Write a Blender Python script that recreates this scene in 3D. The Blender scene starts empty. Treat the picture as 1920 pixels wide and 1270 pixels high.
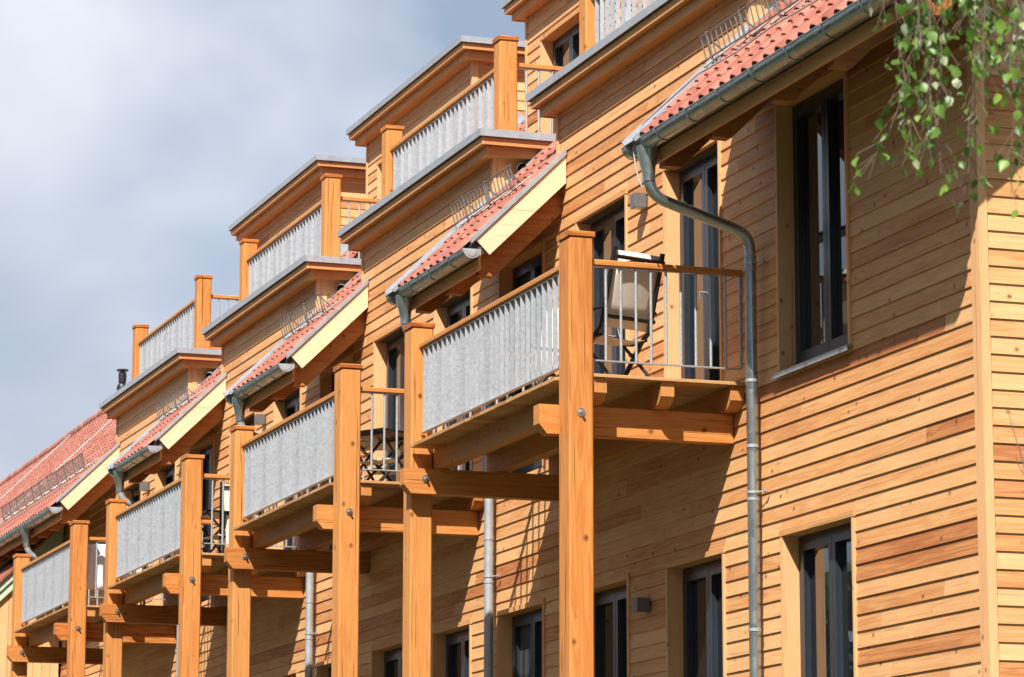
import bpy, math, random
from mathutils import Vector, Matrix
random.seed(7)
S = bpy.context.scene
COL = S.collection

# ------------------------------------------------------------------ camera
CAM = Vector((0.0, 11.01, -4.755))
yaw, pit, rol = 0.3331, 0.1815, 0.001
fw = Vector((math.cos(pit)*math.cos(yaw), -math.cos(pit)*math.sin(yaw), math.sin(pit)))
rt = Vector((-math.sin(yaw), -math.cos(yaw), 0.0))
up = rt.cross(fw)
rt, up = math.cos(rol)*rt + math.sin(rol)*up, -math.sin(rol)*rt + math.cos(rol)*up
cd = bpy.data.cameras.new('camera')
cd.sensor_width = 36.0
cd.sensor_fit = 'HORIZONTAL'
cd.lens = 6093.6/1920*36
cd.clip_start = 0.1
cd.clip_end = 2000
cd.dof.use_dof = True
cd.dof.focus_distance = 30.0
cd.dof.aperture_fstop = 9.0
cam = bpy.data.objects.new('camera', cd)
M = Matrix((rt, up, -fw)).transposed().to_4x4()
M.translation = CAM
cam.matrix_world = M
COL.objects.link(cam)
S.camera = cam

# ------------------------------------------------------------------ sun, sky, exposure
SUN = Vector((0.70, -0.53, -1.0)).normalized()      # direction the light travels
sd = bpy.data.lights.new('sun', 'SUN')
sd.energy = 5.0
sd.angle = math.radians(0.53)
sd.color = (1.0, 0.94, 0.85)
so = bpy.data.objects.new('sun', sd)
so.rotation_euler = SUN.to_track_quat('-Z', 'Y').to_euler()
so.location = (10, 20, 30)
COL.objects.link(so)
elev = math.asin(-SUN.z)
azim = math.atan2(-SUN.x, -SUN.y)                     # clockwise from +Y

w = bpy.data.worlds.new('World')
S.world = w
w.use_nodes = True
nt = w.node_tree
nt.nodes.clear()
N = nt.nodes.new
L = nt.links.new
out = N('ShaderNodeOutputWorld')
bg = N('ShaderNodeBackground')
sky = N('ShaderNodeTexSky')
sky.sky_type = 'NISHITA'
sky.sun_disc = False
sky.sun_elevation = elev
sky.sun_rotation = azim
sky.air_density = 1.0
sky.dust_density = 0.6
tc = N('ShaderNodeTexCoord')
mp = N('ShaderNodeMapping')
mp.inputs['Scale'].default_value = (1.0, 1.0, 1.7)
mp.inputs['Location'].default_value = (-2.4, -0.3, 0.6)
n1 = N('ShaderNodeTexNoise')
n1.inputs['Scale'].default_value = 3.4
n1.inputs['Detail'].default_value = 5.0
n1.inputs['Roughness'].default_value = 0.52
n1.inputs['Distortion'].default_value = 0.25
r1 = N('ShaderNodeValToRGB')                           # cloud cover
r1.color_ramp.elements[0].position = 0.40
r1.color_ramp.elements[0].color = (0.30, 0.30, 0.30, 1)
r1.color_ramp.elements[1].position = 0.58
r1.color_ramp.elements[1].color = (0.98, 0.98, 0.98, 1)
n2 = N('ShaderNodeTexNoise')
n2.inputs['Scale'].default_value = 4.6
n2.inputs['Detail'].default_value = 4.0
n2.inputs['Roughness'].default_value = 0.5
r2 = N('ShaderNodeValToRGB')                           # cloud brightness (times ten: sky units)
r2.color_ramp.elements[0].position = 0.33
r2.color_ramp.elements[0].color = (0.52, 0.57, 0.70, 1)
r2.color_ramp.elements[1].position = 0.66
r2.color_ramp.elements[1].color = (0.96, 1.0, 1.1, 1)
sc = N('ShaderNodeVectorMath')
sc.operation = 'SCALE'
sc.inputs['Scale'].default_value = 9.0
mx = N('ShaderNodeMix')
mx.data_type = 'RGBA'
L(tc.outputs['Generated'], mp.inputs['Vector'])
L(mp.outputs[0], n1.inputs['Vector'])
L(mp.outputs[0], n2.inputs['Vector'])
L(n1.outputs['Fac'], r1.inputs['Fac'])
L(n2.outputs['Fac'], r2.inputs['Fac'])
L(r2.outputs['Color'], sc.inputs[0])
L(r1.outputs['Color'], mx.inputs['Factor'])
L(sky.outputs['Color'], mx.inputs['A'])
L(sc.outputs['Vector'], mx.inputs['B'])
L(mx.outputs['Result'], bg.inputs['Color'])
bg.inputs['Strength'].default_value = 0.056
L(bg.outputs[0], out.inputs['Surface'])

S.view_settings.view_transform = 'Standard'
S.view_settings.look = 'None'
S.view_settings.gamma = 1.0
S.view_settings.exposure = 0.88
S.view_settings.use_curve_mapping = False
S.render.engine = 'CYCLES'
S.cycles.max_bounces = 8
S.cycles.diffuse_bounces = 3

# ------------------------------------------------------------------ materials
def newmat(name):
    m = bpy.data.materials.new(name)
    m.use_nodes = True
    t = m.node_tree
    b = t.nodes['Principled BSDF']
    return m, t, b

def tone_node(t):
    a = t.nodes.new('ShaderNodeAttribute')
    a.attribute_type = 'GEOMETRY'
    a.attribute_name = 'tone'
    return a

def ramp(t, stops):
    r = t.nodes.new('ShaderNodeValToRGB')
    e = r.color_ramp.elements
    while len(e) < len(stops):
        e.new(0.5)
    for el, (p, c) in zip(e, stops):
        el.position = p
        el.color = (*c, 1) if len(c) == 3 else c
    return r

def wood(name, axis, light, mid, dark, grain=1.0, knots=1.0, rough=0.62, band=1.0, flat=None, checks=0.35, kscale=1.0):
    """larch: growth lines and knots stretched along axis, base tone per board from the 'tone' attribute"""
    m, t, b = newmat(name)
    n = t.nodes.new
    l = t.links.new
    geo = n('ShaderNodeNewGeometry')
    tn = tone_node(t)
    # every piece is cut from another stem: shift the pattern by its tone
    sh = n('ShaderNodeVectorMath'); sh.operation = 'SCALE'
    cmb = n('ShaderNodeCombineXYZ')
    for i, k in enumerate((37.0, 91.0, 53.0)):
        mu = n('ShaderNodeMath'); mu.operation = 'MULTIPLY'; mu.inputs[1].default_value = k
        l(tn.outputs['Fac'], mu.inputs[0]); l(mu.outputs[0], cmb.inputs[i])
    ad = n('ShaderNodeVectorMath'); ad.operation = 'ADD'
    l(geo.outputs['Position'], ad.inputs[0]); l(cmb.outputs[0], ad.inputs[1])
    def mapped(along, across, squash=1.0):
        q = n('ShaderNodeMapping'); s = [across]*3; s[axis] = along
        if flat is not None: s[flat] *= squash
        q.inputs['Scale'].default_value = s
        l(ad.outputs[0], q.inputs['Vector']); return q
    # fine fibres
    fib = n('ShaderNodeTexNoise'); fib.inputs['Scale'].default_value = 1.0; fib.inputs['Detail'].default_value = 5
    l(mapped(3.0, 160.0).outputs[0], fib.inputs['Vector'])
    # growth bands
    bn = n('ShaderNodeTexNoise'); bn.inputs['Scale'].default_value = 1.0; bn.inputs['Detail'].default_value = 2
    bn.inputs['Distortion'].default_value = 0.6
    l(mapped(0.75, 13.0).outputs[0], bn.inputs['Vector'])
    wv = n('ShaderNodeMath'); wv.operation = 'MULTIPLY'; wv.inputs[1].default_value = 34.0
    l(bn.outputs['Fac'], wv.inputs[0])
    sn = n('ShaderNodeMath'); sn.operation = 'SINE'; l(wv.outputs[0], sn.inputs[0])
    # slow colour drift
    dr = n('ShaderNodeTexNoise'); dr.inputs['Scale'].default_value = 1.0; dr.inputs['Detail'].default_value = 3
    l(mapped(0.9, 5.0).outputs[0], dr.inputs['Vector'])
    def mad(a, mul, add):
        q = n('ShaderNodeMath'); q.operation = 'MULTIPLY_ADD'; l(a, q.inputs[0])
        q.inputs[1].default_value = mul
        if isinstance(add, float): q.inputs[2].default_value = add
        else: l(add, q.inputs[2])
        return q.outputs[0]
    v = mad(tn.outputs['Fac'], 0.85, 0.02)
    v = mad(sn.outputs[0], 0.10*band, v)
    v = mad(fib.outputs['Fac'], 0.46*grain, v)
    v = mad(dr.outputs['Fac'], 0.42, v)
    v = mad(v, 1.0, -0.34)
    rp = ramp(t, [(0.0, light), (0.42, tuple((a+c)/2 for a, c in zip(light, mid))), (0.68, mid), (1.0, dark)])
    l(v, rp.inputs['Fac'])
    col = rp.outputs['Color']
    # knots
    vo = n('ShaderNodeTexVoronoi'); vo.feature = 'F1'; vo.inputs['Scale'].default_value = 1.0
    vo.inputs['Randomness'].default_value = 1.0
    l(mapped(4.6*kscale, 5.6*kscale, 0.02).outputs[0], vo.inputs['Vector'])
    kr = ramp(t, [(0.045, (1, 1, 1)), (0.085, (0.55, 0.55, 0.55)), (0.15, (0, 0, 0))])
    l(vo.outputs['Distance'], kr.inputs['Fac'])
    sp = n('ShaderNodeSeparateColor'); l(vo.outputs['Color'], sp.inputs[0])
    gt = n('ShaderNodeMath'); gt.operation = 'GREATER_THAN'; gt.inputs[1].default_value = 0.15
    l(sp.outputs[0], gt.inputs[0])
    kk = n('ShaderNodeMath'); kk.operation = 'MULTIPLY'; l(kr.outputs['Color'], kk.inputs[0]); l(gt.outputs[0], kk.inputs[1])
    k2 = n('ShaderNodeMath'); k2.operation = 'MULTIPLY'; l(kk.outputs[0], k2.inputs[0]); k2.inputs[1].default_value = 0.85*knots
    mxk = n('ShaderNodeMix'); mxk.data_type = 'RGBA'
    l(k2.outputs[0], mxk.inputs['Factor']); l(col, mxk.inputs['A'])
    mxk.inputs['B'].default_value = (dark[0]*0.28, dark[1]*0.22, dark[2]*0.25, 1)
    # drying checks: thin dark lines along the grain
    ck = n('ShaderNodeTexNoise'); ck.inputs['Scale'].default_value = 1.0; ck.inputs['Detail'].default_value = 2
    l(mapped(0.9, 48.0).outputs[0], ck.inputs['Vector'])
    cr = ramp(t, [(0.64, (0, 0, 0)), (0.685, (1, 1, 1))]); l(ck.outputs['Fac'], cr.inputs['Fac'])
    c3 = n('ShaderNodeMath'); c3.operation = 'MULTIPLY'; l(cr.outputs['Color'], c3.inputs[0]); c3.inputs[1].default_value = checks
    mxc = n('ShaderNodeMix'); mxc.data_type = 'RGBA'
    l(c3.outputs[0], mxc.inputs['Factor']); l(mxk.outputs['Result'], mxc.inputs['A'])
    mxc.inputs['B'].default_value = (dark[0]*0.45, dark[1]*0.40, dark[2]*0.40, 1)
    # weathering: broad faint greying
    wn = n('ShaderNodeTexNoise'); wn.inputs['Scale'].default_value = 0.8; wn.inputs['Detail'].default_value = 5
    l(geo.outputs['Position'], wn.inputs['Vector'])
    wr = ramp(t, [(0.45, (0, 0, 0)), (0.75, (0.30, 0.30, 0.30))]); l(wn.outputs['Fac'], wr.inputs['Fac'])
    mxw = n('ShaderNodeMix'); mxw.data_type = 'RGBA'
    l(wr.outputs['Color'], mxw.inputs['Factor']); l(mxc.outputs['Result'], mxw.inputs['A'])
    mxw.inputs['B'].default_value = (mid[0]*0.80, mid[1]*0.86, mid[2]*1.15, 1)
    l(mxw.outputs['Result'], b.inputs['Base Color'])
    b.inputs['Roughness'].default_value = rough
    b.inputs['Specular IOR Level'].default_value = 0.28
    bp = n('ShaderNodeBump'); bp.inputs['Strength'].default_value = 0.22; bp.inputs['Distance'].default_value = 0.004
    l(fib.outputs['Fac'], bp.inputs['Height']); l(bp.outputs[0], b.inputs['Normal'])
    return m

SL, SM, SDK = (0.69, 0.415, 0.195), (0.53, 0.238, 0.086), (0.36, 0.125, 0.042)
PL, PM, PD = (0.60, 0.275, 0.082), (0.47, 0.162, 0.034), (0.24, 0.060, 0.011)
M_SIDE_X = wood('larch_siding', 0, SL, SM, SDK, flat=1)
M_SIDE_Y = wood('larch_siding_gable', 1, SL, SM, SDK, flat=0)
M_TRIM_Z = wood('larch_trim_upright', 2, (0.70, 0.415, 0.205), (0.62, 0.315, 0.13), (0.44, 0.165, 0.05), knots=0.9)
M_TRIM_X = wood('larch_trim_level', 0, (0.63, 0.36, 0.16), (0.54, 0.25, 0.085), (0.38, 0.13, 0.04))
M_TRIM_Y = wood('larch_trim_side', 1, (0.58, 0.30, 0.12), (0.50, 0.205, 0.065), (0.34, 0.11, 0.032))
M_POST = wood('larch_post', 2, PL, PM, PD, band=1.4, checks=0.85, kscale=0.8)
M_BEAM_Y = wood('larch_beam', 1, PL, PM, PD, band=1.35, checks=0.8, kscale=0.8)
M_BEAM_X = wood('larch_joist', 0, (0.55, 0.27, 0.09), (0.46, 0.185, 0.05), (0.29, 0.095, 0.022))
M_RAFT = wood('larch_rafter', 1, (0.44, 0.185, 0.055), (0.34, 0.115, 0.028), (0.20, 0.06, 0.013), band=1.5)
M_BARGE = wood('pale_barge_board', 1, (0.78, 0.585, 0.385), (0.73, 0.49, 0.28), (0.56, 0.31, 0.14), knots=1.0, flat=0, kscale=0.75)
M_DECK = wood('larch_decking', 1, (0.50, 0.29, 0.13), (0.42, 0.20, 0.075), (0.28, 0.11, 0.035))
M_GREEN = wood('green_painted_board', 1, (0.50, 0.62, 0.45), (0.46, 0.58, 0.41), (0.38, 0.50, 0.34), knots=0.15, grain=0.5)

def galv(name, c0, c1, rough, metal, scale):
    m, t, b = newmat(name)
    n = t.nodes.new; l = t.links.new
    geo = n('ShaderNodeNewGeometry')
    tn = tone_node(t)
    vo = n('ShaderNodeTexVoronoi'); vo.inputs['Scale'].default_value = scale
    l(geo.outputs['Position'], vo.inputs['Vector'])
    ns = n('ShaderNodeTexNoise'); ns.inputs['Scale'].default_value = 3.5; ns.inputs['Detail'].default_value = 6
    l(geo.outputs['Position'], ns.inputs['Vector'])
    sp = n('ShaderNodeSeparateColor'); l(vo.outputs['Color'], sp.inputs[0])
    a = n('ShaderNodeMath'); a.operation = 'MULTIPLY_ADD'; a.inputs[1].default_value = 0.34
    l(sp.outputs[0], a.inputs[0])
    b2 = n('ShaderNodeMath'); b2.operation = 'MULTIPLY_ADD'; b2.inputs[1].default_value = 0.35; b2.inputs[2].default_value = -0.12
    l(ns.outputs['Fac'], b2.inputs[0]); l(b2.outputs[0], a.inputs[2])
    c2 = n('ShaderNodeMath'); c2.operation = 'MULTIPLY_ADD'; c2.inputs[1].default_value = 0.60
    l(tn.outputs['Fac'], c2.inputs[0]); l(a.outputs[0], c2.inputs[2])
    rp = ramp(t, [(0.0, c0), (1.0, c1)])
    l(c2.outputs[0], rp.inputs['Fac']); l(rp.outputs['Color'], b.inputs['Base Color'])
    b.inputs['Metallic'].default_value = metal
    rr = n('ShaderNodeMath'); rr.operation = 'MULTIPLY_ADD'; rr.inputs[1].default_value = 0.18; rr.inputs[2].default_value = rough-0.08
    l(sp.outputs[1], rr.inputs[0]); l(rr.outputs[0], b.inputs['Roughness'])
    return m

M_SLAT = galv('galvanised_slat', (0.22, 0.24, 0.27), (0.35, 0.37, 0.405), 0.46, 0.35, 46.0)
M_GALV = galv('galvanised_bar', (0.34, 0.36, 0.38), (0.52, 0.54, 0.56), 0.42, 0.5, 60.0)
M_ZINC = galv('zinc_gutter', (0.24, 0.285, 0.29), (0.46, 0.51, 0.52), 0.30, 0.85, 7.0)
M_FLASH = galv('zinc_flashing', (0.30, 0.325, 0.36), (0.44, 0.465, 0.50), 0.5, 0.4, 12.0)
M_STEEL = galv('steel_bolt', (0.50, 0.49, 0.45), (0.72, 0.70, 0.66), 0.30, 0.95, 80.0)
M_GUARD = galv('snow_guard_steel', (0.17, 0.16, 0.15), (0.30, 0.28, 0.26), 0.5, 0.6, 60.0)

def tilemat():
    m, t, b = newmat('clay_tile')
    n = t.nodes.new; l = t.links.new
    geo = n('ShaderNodeNewGeometry'); oi = n('ShaderNodeObjectInfo'); tn = tone_node(t)
    ns = n('ShaderNodeTexNoise'); ns.inputs['Scale'].default_value = 9.0; ns.inputs['Detail'].default_value = 7
    l(geo.outputs['Position'], ns.inputs['Vector'])
    ad = n('ShaderNodeMath'); ad.operation = 'ADD'; l(oi.outputs['Random'], ad.inputs[0]); l(tn.outputs['Fac'], ad.inputs[1])
    fr = n('ShaderNodeMath'); fr.operation = 'FRACT'; l(ad.outputs[0], fr.inputs[0])
    a = n('ShaderNodeMath'); a.operation = 'MULTIPLY_ADD'; a.inputs[1].default_value = 0.5
    l(fr.outputs[0], a.inputs[0]); l(ns.outputs['Fac'], a.inputs[2])
    rp = ramp(t, [(0.25, (0.17, 0.048, 0.032)), (0.7, (0.33, 0.105, 0.068)), (1.0, (0.41, 0.165, 0.115))])
    l(a.outputs[0], rp.inputs['Fac']); l(rp.outputs['Color'], b.inputs['Base Color'])
    b.inputs['Roughness'].default_value = 0.48
    bp = n('ShaderNodeBump'); bp.inputs['Strength'].default_value = 0.15; bp.inputs['Distance'].default_value = 0.004
    l(ns.outputs['Fac'], bp.inputs['Height']); l(bp.outputs[0], b.inputs['Normal'])
    return m
M_TILE = tilemat()

def plain(name, c, rough=0.5, metal=0.0, spec=0.5, var=0.12, scale=14.0):
    m, t, b = newmat(name)
    n = t.nodes.new; l = t.links.new
    geo = n('ShaderNodeNewGeometry')
    ns = n('ShaderNodeTexNoise'); ns.inputs['Scale'].default_value = scale; ns.inputs['Detail'].default_value = 5
    l(geo.outputs['Position'], ns.inputs['Vector'])
    rp = ramp(t, [(0.3, tuple(x*(1-var) for x in c)), (0.7, tuple(min(1, x*(1+var)) for x in c))])
    l(ns.outputs['Fac'], rp.inputs['Fac']); l(rp.outputs['Color'], b.inputs['Base Color'])
    b.inputs['Roughness'].default_value = rough
    b.inputs['Metallic'].default_value = metal
    b.inputs['Specular IOR Level'].default_value = spec
    return m
M_FRAME = plain('anthracite_frame', (0.022, 0.029, 0.039), 0.32)
M_SHEATH = plain('dark_sheathing', (0.05, 0.04, 0.03), 0.9)
M_LAMP = plain('lamp_grey', (0.11, 0.11, 0.115), 0.45)
M_LENS = plain('lamp_lens', (0.6, 0.6, 0.55), 0.3)
M_BLACK = plain('black_tube', (0.013, 0.013, 0.014), 0.38)
M_CLOTH = plain('beige_mesh_fabric', (0.74, 0.68, 0.59), 0.85, var=0.06, scale=120)
M_WHITE = plain('white_cloth', (0.84, 0.84, 0.83), 0.85, var=0.04)
M_WIRE = plain('pale_wire', (0.42, 0.41, 0.40), 0.4, metal=0.3)
M_PIPE = plain('black_flue', (0.02, 0.021, 0.023), 0.4, metal=0.3)
M_BARK = plain('birch_bark', (0.24, 0.20, 0.17), 0.85, var=0.5, scale=30)
M_TWIG = plain('twig_bark', (0.17, 0.12, 0.09), 0.8, var=0.3, scale=60)
M_GROUND = plain('ground_grass', (0.055, 0.065, 0.032), 0.95, var=0.3, scale=0.7)
M_SCREEN = plain('insect_screen', (0.045, 0.047, 0.05), 0.6, var=0.2, scale=3)

def glassmat():
    m, t, b = newmat('window_glass')
    b.inputs['Base Color'].default_value = (0.012, 0.014, 0.017, 1)
    b.inputs['Roughness'].default_value = 0.015
    b.inputs['IOR'].default_value = 2.4
    n = t.nodes.new; l = t.links.new
    geo = n('ShaderNodeNewGeometry')
    ns = n('ShaderNodeTexNoise'); ns.inputs['Scale'].default_value = 1.3; ns.inputs['Detail'].default_value = 1
    l(geo.outputs['Position'], ns.inputs['Vector'])
    bp = n('ShaderNodeBump'); bp.inputs['Strength'].default_value = 0.05; bp.inputs['Distance'].default_value = 0.01
    l(ns.outputs['Fac'], bp.inputs['Height']); l(bp.outputs[0], b.inputs['Normal'])
    return m
M_GLASS = glassmat()

def leafmat():
    m, t, b = newmat('birch_leaf')
    n = t.nodes.new; l = t.links.new
    oi = n('ShaderNodeObjectInfo'); tn = tone_node(t)
    ad = n('ShaderNodeMath'); ad.operation = 'ADD'; l(oi.outputs['Random'], ad.inputs[0]); l(tn.outputs['Fac'], ad.inputs[1])
    fr = n('ShaderNodeMath'); fr.operation = 'FRACT'; l(ad.outputs[0], fr.inputs[0])
    rp = ramp(t, [(0.0, (0.07, 0.155, 0.018)), (0.6, (0.14, 0.265, 0.032)), (0.86, (0.23, 0.36, 0.055)), (0.90, (0.42, 0.50, 0.34))])
    l(fr.outputs[0], rp.inputs['Fac']); l(rp.outputs['Color'], b.inputs['Base Color'])
    b.inputs['Roughness'].default_value = 0.42
    b.inputs['Specular IOR Level'].default_value = 0.5
    tr = n('ShaderNodeBsdfTranslucent'); l(rp.outputs['Color'], tr.inputs['Color'])
    ms = n('ShaderNodeMixShader'); ms.inputs['Fac'].default_value = 0.4
    l(b.outputs[0], ms.inputs[1]); l(tr.outputs[0], ms.inputs[2])
    l(ms.outputs[0], t.nodes['Material Output'].inputs['Surface'])
    return m
M_LEAF = leafmat()

# ------------------------------------------------------------------ mesh helpers
class MB:
    def __init__(s):
        s.v = []; s.f = []; s.t = []; s.sm = []
    def add(s, vs, fs, tone=0.5, smooth=False):
        o = len(s.v)
        s.v += [tuple(p) for p in vs]
        for f in fs:
            s.f.append(tuple(i+o for i in f)); s.t.append(tone); s.sm.append(smooth)
        return s
    def hexa(s, p, tone=0.5):
        # p: 4 bottom (ccw from above) then 4 top
        return s.add(p, [(3, 2, 1, 0), (4, 5, 6, 7), (0, 1, 5, 4), (1, 2, 6, 5), (2, 3, 7, 6), (3, 0, 4, 7)], tone)
    def box(s, x0, x1, y0, y1, z0, z1, tone=0.5):
        return s.hexa([(x0, y0, z0), (x1, y0, z0), (x1, y1, z0), (x0, y1, z0),
                       (x0, y0, z1), (x1, y0, z1), (x1, y1, z1), (x0, y1, z1)], tone)
    def bevbox(s, x0, x1, y0, y1, z0, z1, c=0.006, axis=2, tone=0.5):
        """bar with its four long edges chamfered, along axis"""
        rng = [(x0, x1), (y0, y1), (z0, z1)]
        a, b = [i for i in range(3) if i != axis]
        (a0, a1), (b0, b1) = rng[a], rng[b]
        prof = [(a0+c, b0), (a1-c, b0), (a1, b0+c), (a1, b1-c), (a1-c, b1), (a0+c, b1), (a0, b1-c), (a0, b0+c)]
        vs = []
        for e in rng[axis]:
            for q in prof:
                p = [0, 0, 0]; p[axis] = e; p[a] = q[0]; p[b] = q[1]; vs.append(p)
        fs = [(i, (i+1) % 8, 8+(i+1) % 8, 8+i) for i in range(8)] + [tuple(range(7, -1, -1)), tuple(range(8, 16))]
        return s.add(vs, fs, tone)
    def prism(s, prof, axis, a0, a1, tone=0.5):
        """polygon in the two other axes, extruded along axis"""
        oth = [i for i in range(3) if i != axis]
        n = len(prof); vs = []
        for e in (a0, a1):
            for q in prof:
                p = [0, 0, 0]; p[axis] = e; p[oth[0]] = q[0]; p[oth[1]] = q[1]; vs.append(p)
        fs = [(i, (i+1) % n, n+(i+1) % n, n+i) for i in range(n)] + [tuple(range(n-1, -1, -1)), tuple(range(n, 2*n))]
        return s.add(vs, fs, tone)
    def tube(s, path, r, n=10, tone=0.5, caps=True):
        path = [Vector(p) for p in path]
        rs = r if isinstance(r, (list, tuple)) else [r]*len(path)
        rings = []; prev = None
        for i, p in enumerate(path):
            d = (path[min(i+1, len(path)-1)] - path[max(i-1, 0)]).normalized()
            if prev is None:
                h = Vector((0, 0, 1)) if abs(d.z) < 0.9 else Vector((1, 0, 0))
                a = d.cross(h).normalized()
            else:
                a = (prev - d*prev.dot(d)).normalized()
            b = d.cross(a); prev = a
            rings.append([p + (a*math.cos(2*math.pi*k/n) + b*math.sin(2*math.pi*k/n))*rs[i] for k in range(n)])
        vs = [q for rg in rings for q in rg]
        fs = []
        for i in range(len(rings)-1):
            for k in range(n):
                fs.append((i*n+k, i*n+(k+1) % n, (i+1)*n+(k+1) % n, (i+1)*n+k))
        s.add(vs, fs, tone, True)
        if caps:
            s.add(rings[0], [tuple(range(n-1, -1, -1))], tone)
            s.add(rings[-1], [tuple(range(n))], tone)
        return s
    def mesh(s, name):
        me = bpy.data.meshes.new(name)
        me.from_pydata(s.v, [], s.f)
        at = me.attributes.new('tone', 'FLOAT', 'FACE')
        at.data.foreach_set('value', s.t)
        me.polygons.foreach_set('use_smooth', s.sm)
        me.update()
        return me
    def build(s, name, mat, parent=None, kind=None):
        me = s.mesh(name)
        me.materials.append(mat)
        return link(name, me, parent, kind)

def link(name, me, parent=None, kind=None):
    o = bpy.data.objects.new(name, me)
    COL.objects.link(o)
    if parent is not None:
        o.parent = parent
        if 'base' in parent:
            o.matrix_parent_inverse = Matrix.Translation(-Vector(parent['base']))
    if kind:
        o['kind'] = kind
    return o

BASES = {}
def thing(name, label, cat, base, group=None):
    """an Empty at the thing's base; its parts are modelled in world coordinates"""
    o = bpy.data.objects.new(name, None)
    COL.objects.link(o)
    o.location = base
    o['base'] = list(base)
    o['label'] = label
    o['category'] = cat
    if group:
        o['group'] = group
    return o

def R(a=0.0, b=1.0):
    return random.uniform(a, b)

def tone():
    """most boards straw coloured, some orange, a few dark"""
    q = random.random()
    return R(0.0, 0.55) if q < 0.80 else (R(0.50, 0.75) if q < 0.95 else R(0.75, 1.0))

# ------------------------------------------------------------------ constants of the place
YW = -0.10                     # face of the cladding
GZ = -6.35                     # ground
P = 7.0734                     # one house of the row
PITCH = 0.1342
ZL = 1.118                     # one cladding line
XG = 21.34                     # gable end
XN = [25.608 + P*i for i in range(4)]      # dormers, near and far edge
XF = [30.65 + P*i for i in range(4)]
X_END = 98.0
TH = math.atan(0.98)
CT, ST = math.cos(TH), math.sin(TH)
def roofz(y):
    return 3.064 - 0.98*y      # top of the tiles
RIDGE_Y = -3.25

# ------------------------------------------------------------------ ground
MB().add([(-300, -300, GZ), (400, -300, GZ), (400, 300, GZ), (-300, 300, GZ)], [(0, 1, 2, 3)]).build('ground', M_GROUND, None, 'structure')

# ------------------------------------------------------------------ the house
house = thing('timber_house', 'long larch-clad timber house with stepped dormers, post balconies and red tiled roof', 'house', (48, -4, GZ))

# ---- openings
UP, LO = (-0.03, 2.36), (-4.0, -1.39)
openings = []                  # x0, x1, z0, z1, kind
for u in range(4):
    sW = 0.0 if u == 0 else 0.33
    for (a, b) in ((23.635 + sW, 25.09 + sW), (26.323, 27.70), (28.656, 30.085)):
        openings.append((a + u*P, b + u*P, UP[0] + (0 if a < 26 else 0.05), UP[1], ('screen' if u and a < 26 else 'glass')))
        openings.append((a + u*P, b + u*P, LO[0], LO[1], ('screen' if u and a < 26 else 'glass')))

# ---- cladding
board_pieces = []              # (weight, MB)
def lap(mb, s0, s1, zb, zt, zrow, mp, tn):
    """one lap board: bottom edge proud of the one below"""
    def n(z):
        return 0.0165 - 0.0130*(z - zrow)/PITCH
    e = 0.0012
    s0 += e; s1 -= e
    over = 0.012 if zt > zrow + PITCH - 1e-4 else 0.0
    p = []
    for z in (zb, zt + over):
        for (s, nn) in ((s0, n(z)), (s1, n(z)), (s1, -0.012), (s0, -0.012)):
            p.append(mp(s, nn, z))
    c = 0.0025                 # eased lower arris
    a = [mp(s0, n(zb) - c, zb), mp(s1, n(zb) - c, zb), mp(s0, n(zb), zb + c), mp(s1, n(zb), zb + c)]
    vs = [a[0], a[1], p[2], p[3], p[4], p[5], p[6], p[7], a[2], a[3]]
    mb.add(vs, [(3, 2, 1, 0), (0, 1, 9, 8), (8, 9, 5, 4), (4, 5, 6, 7), (1, 2, 6, 5, 9), (3, 0, 8, 4, 7)], tn)

def siding(s_lo, s_hi, z_lo, z_hi, blocks, mp, weight, mat, lmin=2.6, lmax=5.2):
    k0 = int(math.floor((z_lo - ZL)/PITCH)); k1 = int(math.ceil((z_hi - ZL)/PITCH))
    for k in range(k0, k1):
        zr = ZL + k*PITCH
        za, zb = max(zr, z_lo), min(zr + PITCH, z_hi)
        if zb - za < 0.012:
            continue
        cuts = {s_lo, s_hi}
        hit = [q for q in blocks if q[2] < zb - 0.004 and q[3] > za + 0.004]
        for q in hit:
            for e in q[:2]:
                if s_lo < e < s_hi:
                    cuts.add(e)
        x = s_lo + R(0.3, lmax)
        while x < s_hi - 0.4:
            if all(abs(x - c) > 0.25 for c in cuts) and not any(q[0] < x < q[1] for q in hit):
                cuts.add(x)
            x += R(lmin, lmax)
        cuts = sorted(cuts)
        for a, b in zip(cuts[:-1], cuts[1:]):
            mid = (a + b)/2
            lo, hi = za, zb
            for q in hit:
                if q[0] < mid < q[1]:
                    if q[2] <= lo + 0.02 and q[3] >= hi - 0.02:
                        lo = hi
                    elif q[2] <= lo + 0.02:
                        lo = max(lo, q[3])
                    else:
                        hi = min(hi, q[2])
            if hi - lo < 0.015 or b - a < 0.01:
                continue
            mb = MB()
            lap(mb, a, b, lo, hi, zr, mp, tone())
            board_pieces.append((weight(mid, (lo + hi)/2)*(b - a)*(hi - lo), mb, mat))

def cam_weight(pt):
    """how large a board shows: nearest and within the view first"""
    d = Vector(pt) - CAM
    dz = d.dot(fw)
    u, v = d.dot(rt)/dz*6093.6/960, d.dot(up)/dz*6093.6/635
    return (1.0 if abs(u) < 1.05 and abs(v) < 1.05 else 0.02)/dz**2

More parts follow.
